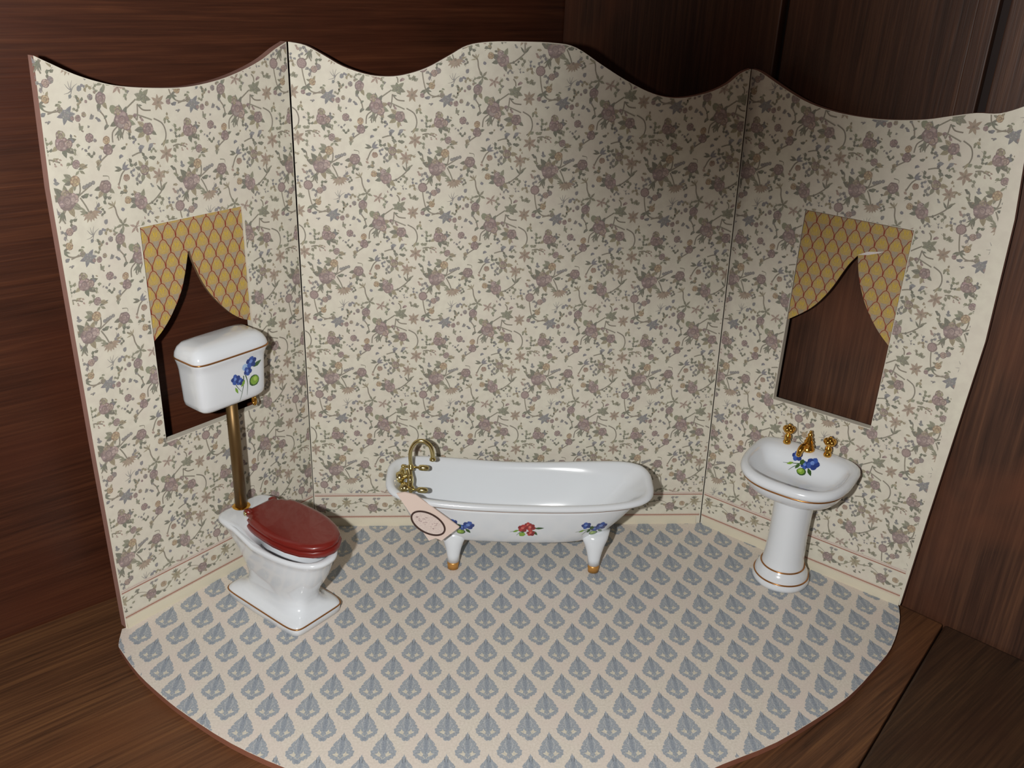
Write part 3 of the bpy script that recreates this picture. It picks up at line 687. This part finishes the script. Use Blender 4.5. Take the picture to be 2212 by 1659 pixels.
def decal(name, kind, host, cen, ux, uy, size, parent, ang=0.):
    """project the little spray straight onto the glazed surface of its host"""
    T, C, L = flower_ink(kind)
    bvh = BVHTree.FromPolygons([v.co.copy() for v in host.data.vertices], [tuple(p.vertices) for p in host.data.polygons])
    ux, uy = Vector(ux).normalized(), Vector(uy).normalized(); n = ux.cross(uy); cen = Vector(cen)
    # refine large triangles once so that they follow the curvature
    t = T; a, b, c = t[:, 0], t[:, 1], t[:, 2]; ab, bc, ca = (a+b)/2, (b+c)/2, (c+a)/2
    T = np.concatenate([np.stack(q, 1) for q in ((a, ab, ca), (ab, b, bc), (ca, bc, c), (ab, bc, ca))]); C = np.tile(C, (4, 1)); L = np.tile(L, 4)
    ca_, sa_ = math.cos(ang), math.sin(ang)
    V = []; K = []
    for tri, col, l in zip(T, C, L):
        pts = []
        for x, y in tri:
            x, y = x*ca_-y*sa_, x*sa_+y*ca_
            o = cen+ux*(x*size)+uy*(y*size)+n*.6
            h, nr, i, d = bvh.ray_cast(o*S, -n, 1.0)
            if h is None: pts = None; break
            if nr.dot(n) < 0: nr = -nr
            pts.append(h/S+nr*(.0018+.0006*l))
        if pts: V += [tuple(p) for p in pts]; K += [(*col, 1)]*3
    F = np.arange(len(V), dtype=np.int32).reshape(-1, 3)
    return obj(name, V, F, DECAL, parent, smooth=False, ink=K)

# ------------------------------------------------------------------ bathtub
tub = thing('bathtub', 'white porcelain slipper bathtub on gilt tipped feet below the middle wall', 'bathtub', (1.935, -.545, .004), -.06)
NT = 96
def egg(th, a0, a1, b, n=2.5):
    c, s = math.cos(th), math.sin(th)
    n = 2+(n-2)*(.35 if s > 0 else 1.12)          # the wall side is rounder than the front
    e = 2/n
    x = math.copysign(abs(c)**e, c); y = math.copysign(abs(s)**e, s)
    return ((a1 if x > 0 else a0)*x, b*y)
def rimz(x, y=0.): # saddle line of the rim
    u = (x+.05)/1.25; f = .66+.34*max(-1., min(1., y/.3))
    return .79+.165*f*min(1., abs(u))**1.8 if u < 0 else .79+.145*f*min(1., abs(u))**2.
def tub_ring(a0, a1, b, z=None, dz=0., n=3.6, k=1.):
    R = []
    for i in range(NT):
        th = 2*PI*i/NT; x, y = egg(th, a0, a1, b, n)
        zz = (rimz(x, y)*k+dz) if z is None else z
        R.append((x, y, zz))
    return R
A0, A1, B = 1.275, 1.275, .445
outer = []
bz = .27
# from the foot of the belly up to the rim
for t in [0, .04, .1, .18, .28, .4, .52, .64, .76, .88, 1.]:
    h = t**.55
    hx = math.sin(min(1, t)*PI/2)**.8
    a1 = .72+(1.17-.72)*(t**.72); a0 = .86+(1.18-.86)*(t**.5); b = .20+(.385-.20)*(h)
    R = []
    for i in range(NT):
        th = 2*PI*i/NT; x, y = egg(th, a0, a1, b, 2.6+1.0*t); zt = rimz(x*A1/1.17, y*1.15)-.05
        R.append((x, y, bz+(zt-bz)*t))
    outer.append(R)
m = MB()
m.rings([[(p[0]*.0, p[1]*.0, bz-.012) for p in outer[0]], [(p[0]*.6, p[1]*.6, bz-.012) for p in outer[0]], [(p[0]*.9, p[1]*.9, bz-.008) for p in outer[0]]]+outer)
lip = []
for da, dz in ((-.095, -.05), (-.06, -.048), (-.02, -.042), (.0, -.02), (.0, .0), (-.018, .018), (-.045, .022), (-.07, .012), (-.088, -.012)):
    lip.append(tub_ring(A0+da, A1+da, B+da*.9, None, dz, 3.6))
m.rings([outer[-1]]+lip)
inner = [lip[-1]]
ib = .36
for t in [.92, .8, .66, .52, .38, .26, .16, .08, .03, 0]:
    h = t**.5; a1 = .66+(1.17-.66)*(t**.8); a0 = .84+(1.17-.84)*(t**.5); b = .17+(.355-.17)*h
    R = []
    for i in range(NT):
        th = 2*PI*i/NT; x, y = egg(th, a0, a1, b, 2.3+.9*t); zt = rimz(x*A1/1.17, y*1.15)-.012
        R.append((x, y, ib+(zt-ib)*t))
    inner.append(R)
inner.append([(p[0]*.5, p[1]*.5, ib-.008) for p in inner[-1]]); inner.append([(0, 0, ib-.01)]*NT)
m.rings(inner)
tbody = m.make('tub_body', PORC, tub)
g = MB().tube([(p[0]*1.0, p[1]*1.0, p[2]-.002) for p in tub_ring(A0-.045, A1-.045, B-.04, None, -.052, 3.6)], .0055, 6, closed=True)
g.make('gilt_line', GILT, tub)
for fx, fy in ((-.62, -.24), (.745, -.24), (-.62, .24), (.745, .24)):
    sy = 1 if fy > 0 else -1
    mb = MB(); R = []
    pr = [(0, .052, 0.02), (.05, .056, .012), (.07, .055, .008), (.14, .062, .0), (.21, .078, -.015), (.27, .10, -.035), (.33, .13, -.06), (.40, .15, -.1)]
    for z, r, o in pr: R.append([(fx+r*math.cos(2*PI*k/20), fy+sy*o*1.2+r*.8*math.sin(2*PI*k/20), z) for k in range(20)])
    ft = MB().rings(R[2:], cap0=True, cap1=True).make('foot', PORC, tub)
    MB().rings([[(fx+(p[0]-fx)*.7, p[1], 0) for p in R[0]]]+R[:3], cap0=True, cap1=True).make('gilt_toe', TOE, ft)
def gt(px, py, pz): return (px, py, pz)
# bath tap on the inside of the left end
fau = MB()
fau.lathe([(.0, -.05), (.055, -.05), (.062, -.02), (.05, .0), (.03, .012), (.026, .05)], (-1.075, -.02, .86), (1, 0, .35), 20)
fau.ball((-1.085, .045, .865), .055, (.6, 1, 1)); fau.ball((-1.05, -.11, .80), .05, (1, 1.2, .9)); fau.ball((-1.0, -.05, .84), .042, (.8, 1.5, 1.6))
fau.tube([(-1.02, -.0, .93), (-1.0, -.05, .86), (-1.0, -.12, .80)], .03); fau.ball((-.985, -.12, .79), .035)
fau.lathe([(.018, 0), (.028, .01), (.018, .02), (.03, .03), (.02, .045), (.027, .055), (.017, .07)], (-1.0, .0, .92), (0, 0, 1), 16)
faucet = fau.make('faucet', BRASS, tub, sharp=50); faucet.location.x = -.045*S
sp = catmull([(-1.0, 0, .96), (-1.005, 0, 1.06), (-.995, 0, 1.15), (-.95, -.0, 1.225), (-.885, -.0, 1.24), (-.82, -.0, 1.195), (-.795, 0, 1.12), (-.792, 0, 1.07)], 6)
mb = MB().tube(sp, [.018+.004*(i/len(sp)) for i in range(len(sp))], 14); mb.lathe([(.02, -.02), (.031, -.012), (.031, .0), (.024, .012)], (-.792, 0, 1.05), (0, 0, 1), 14); mb.make('spout', BRASS, faucet)
for y, z in ((.02, .945), (-.15, .80)):
    mb = MB().lathe([(.012, 0), (.012, .05), (.026, .06), (.03, .09), (.028, .13), (.018, .15), (0.004, .155)], (-.98, y, z), (1, 0, -.06), 16)
    mb.tube([(-1.07, y, z+.005), (-.97, y, z)], .014); mb.ball((-1.075, y, z+.005), .022); mb.make('lever', BRASS, faucet)
mb = MB().tube(catmull([(-1.0, -.13, .79), (-.985, -.15, .74), (-.955, -.17, .70)], 4), [.014]*9, 10); mb.ball((-.95, -.173, .695), .022); mb.make('waste_pipe', BRASS, faucet)
for x, k, nm in ((-.56, 'blue', 'blue flower decal'), (.075, 'red', 'red flower decal'), (.70, 'blue', 'blue flower decal')):
    d_ = decal('flower_decal', k, tbody, (x, -.7, .50), (1, 0, 0), (0, 0, 1), .155, tub); d_['label'] = nm
# ------------------------------------------------------------------ toilet
aT = math.atan2(-math.sin(aL), -math.cos(aL))
def panelL(s, d): return (FLx-s*math.cos(aL)+d*math.sin(aL), -s*math.sin(aL)-d*math.cos(aL), 0)
toi = thing('toilet', 'white porcelain toilet with high cistern, brass flush pipe and red wooden lid', 'toilet', panelL(1.02, 0)[:2]+(.004,), aT)
NB = 72
def t_ring(db, df, hw, nb, nf, z, k=0., hwb=None):
    R = []; mid = db+(df-db)*.45
    for i in range(NB):
        th = 2*PI*i/NB; c, s = math.cos(th), math.sin(th); n = nf if s > 0 else nb; e = 2/n
        x = math.copysign(abs(c)**e, c)*hw; y = math.copysign(abs(s)**e, s); d = mid+(df-mid)*y if y > 0 else mid+(mid-db)*y
        if hwb and y < 0: x *= 1+(hwb-1)*min(1, -y*1.6)
        R.append((x, d, z+k*.10*(1-sstep(.5, .72, d))))
    return R
m = MB()
R = [t_ring(.275, 1.215, .265, 9, 9, 0), t_ring(.26, 1.235, .28, 9, 9, .012), t_ring(.257, 1.24, .283, 9, 9, .07), t_ring(.265, 1.23, .275, 9, 9, .095), t_ring(.285, 1.215, .25, 8, 8, .108), t_ring(.31, 1.18, .225, 6, 6, .12),
     t_ring(.36, 1.15, .20, 4.5, 4, .145), t_ring(.41, 1.13, .185, 4, 3, .20), t_ring(.44, 1.15, .192, 4, 2.6, .27), t_ring(.445, 1.19, .207, 4, 2.4, .34), t_ring(.43, 1.24, .226, 4, 2.4, .42), t_ring(.40, 1.285, .244, 4, 2.4, .50, .1),
     t_ring(.34, 1.32, .26, 4, 2.35, .58, .3), t_ring(.28, 1.345, .27, 5, 2.35, .645, .6), t_ring(.22, 1.365, .275, 5, 2.35, .68, .8), t_ring(.195, 1.385, .287, 6, 2.35, .70, .8), t_ring(.19, 1.392, .291, 6, 2.35, .72, .8), t_ring(.20, 1.385, .285, 6, 2.35, .737, .8), t_ring(.22, 1.36, .266, 6, 2.35, .742, .8),
     t_ring(.40, 1.34, .252, 4, 2.35, .742, .8), t_ring(.56, 1.325, .238, 3, 2.35, .736, .8), t_ring(.62, 1.31, .225, 2.4, 2.35, .715, .5), t_ring(.64, 1.29, .215, 2.4, 2.35, .66, .2), t_ring(.70, 1.22, .18, 2.2, 2.2, .54), t_ring(.78, 1.12, .12, 2, 2, .45), t_ring(.86, 1.02, .05, 2, 2, .42)]
m.rings(R, cap0=True, cap1=True)
tb = m.make('bowl', PORC, toi)
MB().tube([(p[0], p[1], p[2]) for p in t_ring(.2575, 1.2395, .2835, 9, 9, .08)], .007, 6, closed=True).make('gilt_line', GILT, tb)
# seat and lid, a little askew to the left
def seat_out(inset=0.):
    h = [(.0, 1.325), (.075, 1.31), (.15, 1.255), (.21, 1.16), (.248, 1.03), (.262, .90), (.26, .78), (.252, .66), (.24, .58), (.228, .535), (.20, .525), (.188, .495), (.18, .468), (.155, .46), (.14, .44), (.136, .40)]
    q = []
    for x, y in h:
        f = 1-inset/.26; q.append((x*f, .88+(y-.88)*(1-inset/.45)))
    return q[1:][::-1] and [(-x, y) for x, y in q[1:]][::-1]+q
so = seat_out()
def rim_slab(outf, zs, name, m_, par, cx=-.072, tilt=-.01):
    mb = MB(); R = []
    for ins, z in zs:
        R.append([(x*1.06+cx, .4+(y-.4)*1.045, z-.008+tilt*(y-.4)) for x, y in seat_out(ins)])
    mb.rings(R, cap0=True, cap1=True); return mb.make(name, m_, par, sharp=38)
seat = rim_slab(None, [(.02, .775), (.0, .785), (-.004, .80), (-.004, .82), (.004, .833), (.02, .838)], 'seat', MAHO, toi)
lid = rim_slab(None, [(.03, .840), (.016, .842), (.008, .85), (.008, .862), (.016, .876), (.04, .888), (.055, .890)], 'lid', MAHO, toi)
mb = MB().tube([(.04, .42, .845), (.09, .42, .845)], .034, 14); mb.make('hinge', MAHO, seat)
mb = MB().tube([(.085, .42, .845), (.105, .42, .845)], .019, 12); mb.make('hinge_pin', BRASS, seat)
mb = MB().tube([(-.23, .42, .845), (-.18, .42, .845)], .034, 14); mb.make('hinge', MAHO, seat)
# flush pipe
PY = .255
MB().lathe([(.052, .79), (.052, 1.4), (.050, 2.0)], (.015, PY, 0), n=24).make('flush_pipe', PIPE, toi)
MB().lathe([(.055, .80), (.085, .802), (.088, .815), (.075, .826), (.055, .83)], (.015, PY, 0), n=28).make('pipe_collar', GOLD, toi)
# cistern
def c_ring(hw, d0, d1, z, n=6., cx=.025):
    R = []
    for i in range(64):
        th = 2*PI*i/64; c, s = math.cos(th), math.sin(th); e = 2/n
        R.append((cx+math.copysign(abs(c)**e, c)*hw*1.045, (d0+d1)/2+math.copysign(abs(s)**e, s)*(d1-d0)/2, z))
    return R
m = MB().rings([c_ring(.24, .08, .30, 1.905), c_ring(.285, .045, .335, 1.915), c_ring(.308, .032, .35, 1.94), c_ring(.315, .028, .355, 1.98), c_ring(.322, .026, .362, 2.15), c_ring(.327, .024, .368, 2.26), c_ring(.333, .02, .375, 2.30), c_ring(.343, .016, .388, 2.335), c_ring(.35, .014, .397, 2.36), c_ring(.35, .014, .397, 2.368)], cap0=True, cap1=True)
cis = m.make('cistern', PORC, toi); cis.location.z = -.045*S
m = MB().rings([c_ring(.35, .014, .397, 2.372), c_ring(.352, .014, .40, 2.385), c_ring(.345, .018, .392, 2.42), c_ring(.325, .032, .37, 2.46), c_ring(.29, .055, .335, 2.49), c_ring(.2, .1, .27, 2.505)], cap0=True, cap1=True)
m.make('cistern_lid', PORC, cis)
MB().tube(c_ring(.353, .013, .401, 2.372), .007, 6, closed=True).make('gilt_line', GILT, cis)
d_ = decal('flower_decal', 'bluetall', cis, (-.075, .6, 2.135), (-1, 0, 0), (0, 0, 1), .20, cis); d_['label'] = 'blue flower decal'
mb = MB().lathe([(.016, 1.86), (.02, 1.88), (.016, 1.93)], (-.265, .19, 0), n=12)
mb.tube([(-.265, .19+.035*math.cos(2*PI*k/20)*.6, 1.825+.042*math.sin(2*PI*k/20)) for k in range(20)], .011, 8, closed=True); mb.make('pull_ring', GOLD, toi).location.z = -.07*S

# ------------------------------------------------------------------ washbasin
aS = math.atan2(math.sin(aR), -math.cos(aR))
def panelR(s, d): return (FRx+s*math.cos(aR)-d*math.sin(aR), -s*math.sin(aR)-d*math.cos(aR), 0)
bas = thing('washbasin', 'white porcelain pedestal washbasin with gold taps in front of the right panel', 'washbasin', panelR(1.055, .03)[:2]+(.004,), aS+.035)
PD = .33
m = MB().lathe([(.24, 0), (.262, .008), (.27, .035), (.268, .06), (.258, .078), (.252, .085), (.25, .10), (.243, .13), (.222, .16), (.205, .18), (.2, .19), (.196, .2), (.185, .3), (.178, .5), (.178, .7), (.183, .85), (.192, .98), (.2, 1.03)], (0, PD, 0), n=64)
ped = m.make('pedestal', PORC, bas)
for r, z in ((.2555, .0825), (.2035, .187)):
    MB().tube([(r*math.cos(2*PI*k/64), PD+r*math.sin(2*PI*k/64), z) for k in range(64)], .008, 8, closed=True).make('gilt_line', GILT, ped)
NW = 80
def w_ring(sc, z, dcx=0., sl=0., hw=.5, d0=.02, d1=.865, nb=4.2, nf=2.7, cen=.36):
    R = []
    for i in range(NW):
        th = 2*PI*i/NW; c, s = math.cos(th), math.sin(th); n = nf if s > 0 else nb; e = 2/n
        x = math.copysign(abs(c)**e, c)*hw*sc; y = math.copysign(abs(s)**e, s); d = cen+((d1-cen)*y if y > 0 else (cen-d0)*y)*sc
        R.append((x, d+dcx, z-sl*(d-.1)))
    return R
sl = .07
m = MB()
def off(a, z, **k): return w_ring(1, z, 0, sl, .5+a, .02-min(a, .0)*1.0, .865+a, **k)
def mix(r0, r1, t): return [tuple(a*(1-t)+b*t for a, b in zip(p, q)) for p, q in zip(r0, r1)]
pedr = [(.19*math.cos(2*PI*i/NW), PD+.19*math.sin(2*PI*i/NW), .98) for i in range(NW)]
ur = off(-.035, 1.225)
und = [pedr]
for t, zt in ((.2, .985), (.42, 1.0), (.62, 1.035), (.78, 1.08), (.89, 1.13), (.96, 1.18), (.99, 1.21)):
    r = mix(pedr, ur, t); und.append([(p[0], p[1], zt-sl*(p[1]-.1)*t*t) for p in r])
und.append(ur)
rim = [off(-.028, 1.232), off(-.006, 1.25), off(0, 1.275), off(-.006, 1.30), off(-.025, 1.318), off(-.05, 1.325)]
m.rings([[(0, PD, .98)]*NW]+und+rim)
def bowl(hw, d0, d1, z, slp=sl, nb=3.4, nf=2.7): return w_ring(1, z, 0, slp, hw, d0, d1, nb, nf, cen=.40)
inn = [rim[-1], bowl(.436, .10, .80, 1.323), bowl(.424, .16, .789, 1.312), bowl(.41, .19, .775, 1.285), bowl(.385, .22, .75, 1.235, .06), bowl(.34, .255, .70, 1.175, .05, 3), bowl(.27, .295, .63, 1.125, .03, 2.6, 2.4), bowl(.15, .34, .55, 1.10, 0, 2.2, 2.2), [(0, .43, 1.095)]*NW]
m.rings(inn)
sink = m.make('basin', PORC, bas)
MB().tube([(p[0], p[1], p[2]) for p in off(-.026, 1.228)], .0085, 8, closed=True).make('gilt_line', GILT, sink)
d_ = decal('flower_decal', 'blue', sink, (.02, .27, 1.25), (-1, 0, 0), (0, -.65, .75), .165, bas); d_['label'] = 'blue flower decal'
for x in (.235, -.155):
    mb = MB().lathe([(.034, 0), (.038, .012), (.033, .03), (.027, .04), (.032, .06), (.028, .085), (.016, .10), (.016, .115)], (x, .115, 1.318), n=20)
    tp = mb.make('tap', GOLD, bas)
    mb = MB()
    for k in range(5):
        a = 2*PI*k/5; mb.ball((x+.03*math.cos(a), .115+.03*math.sin(a), 1.465), .031, (1, 1, 1.05))
    mb.ball((x, .115, 1.475), .036, (1, 1, 1.05)); mb.ball((x, .115, 1.51), .013); mb.make('tap_knob', GOLD, tp)
mb = MB().lathe([(.055, 0), (.066, .012), (.064, .03), (.052, .04), (.056, .055), (.040, .075), (.044, .095), (.030, .112), (.034, .127), (.018, .142), (.024, .158), (.020, .172), (.010, .183), (.014, .195), (.005, .208)], (.03, .125, 1.316), n=24)
sp_ = mb.make('spout', GOLD, bas)
pts = catmull([(.03, .14, 1.37), (.045, .20, 1.385), (.055, .25, 1.365), (.06, .265, 1.325)], 6)
mb = MB().tube(pts, [.034-.009*i/len(pts) for i in range(len(pts))], 12); mb.ball((.06, .265, 1.32), .027); mb.make('spout_beak', GOLD, sp_)

# ------------------------------------------------------------------ paper tag
T = dict()
tq = [(-.02, .19), (.10, .17), (.50, -.02), (.34, -.17), (.30, -.165), (.07, .04)]
tag = thing('paper_tag', 'pale pink paper tag with a dark ring, hanging at the tub\'s left front', 'tag', (.70, -.98, .62), 0)
def build_tag():
    # card hanging from under the rim, leaning a little outwards at the foot
    def P(x, z, t): return (x-.70, -.89-.25*(.9-z)-t+.98, z-.62-.25*t)
    out = [(.775, .915), (.85, .925), (.95, .90), (1.35, .60), (1.185, .475), (1.13, .50), (1.07, .475), (.905, .72)]
    mb = MB().slab(out, [], P, .006, -.006, (0, 0, 0)); c = mb.make('card', CARD, tag, smooth=False)
    I = Ink(); cx, cy = 1.062, .642; A, Bx = .168, .088; ph = math.radians(-29)
    def el(k, s=1.): 
        a = 2*PI*k/48; x, y = A*s*math.cos(a), Bx*s*math.sin(a); return (cx+x*math.cos(ph)-y*math.sin(ph), cy+x*math.sin(ph)+y*math.cos(ph))
    I.poly([el(k, .98) for k in range(48)], (214, 198, 190), 0)
    I.strip([el(k) for k in range(49)], .017, (66, 46, 40), 1)
    r2 = random.Random(4)
    for k in range(26):
        t = r2.uniform(-.8, .5); x, y = A*t, Bx*r2.uniform(-.5, .6)*(1-abs(t)); a = r2.uniform(-.9, .4); L = r2.uniform(.008, .022)
        X, Y = cx+x*math.cos(ph)-y*math.sin(ph), cy+x*math.sin(ph)+y*math.cos(ph)
        I.strip([(X, Y), (X+L*math.cos(a), Y+L*math.sin(a))], .003, (132, 100, 104), 1)
    T_, C_, L_ = I.arrays(); V = []
    for tri, l in zip(T_, L_): V += [P(x, y, .009+.001*l) for x, y in tri]
    K = np.ones((len(V), 4)); K[:, :3] = np.repeat(C_, 3, 0)
    obj('printed_ring', V, np.arange(len(V), dtype=np.int32).reshape(-1, 3), INK, c, smooth=False, ink=K)
build_tag()
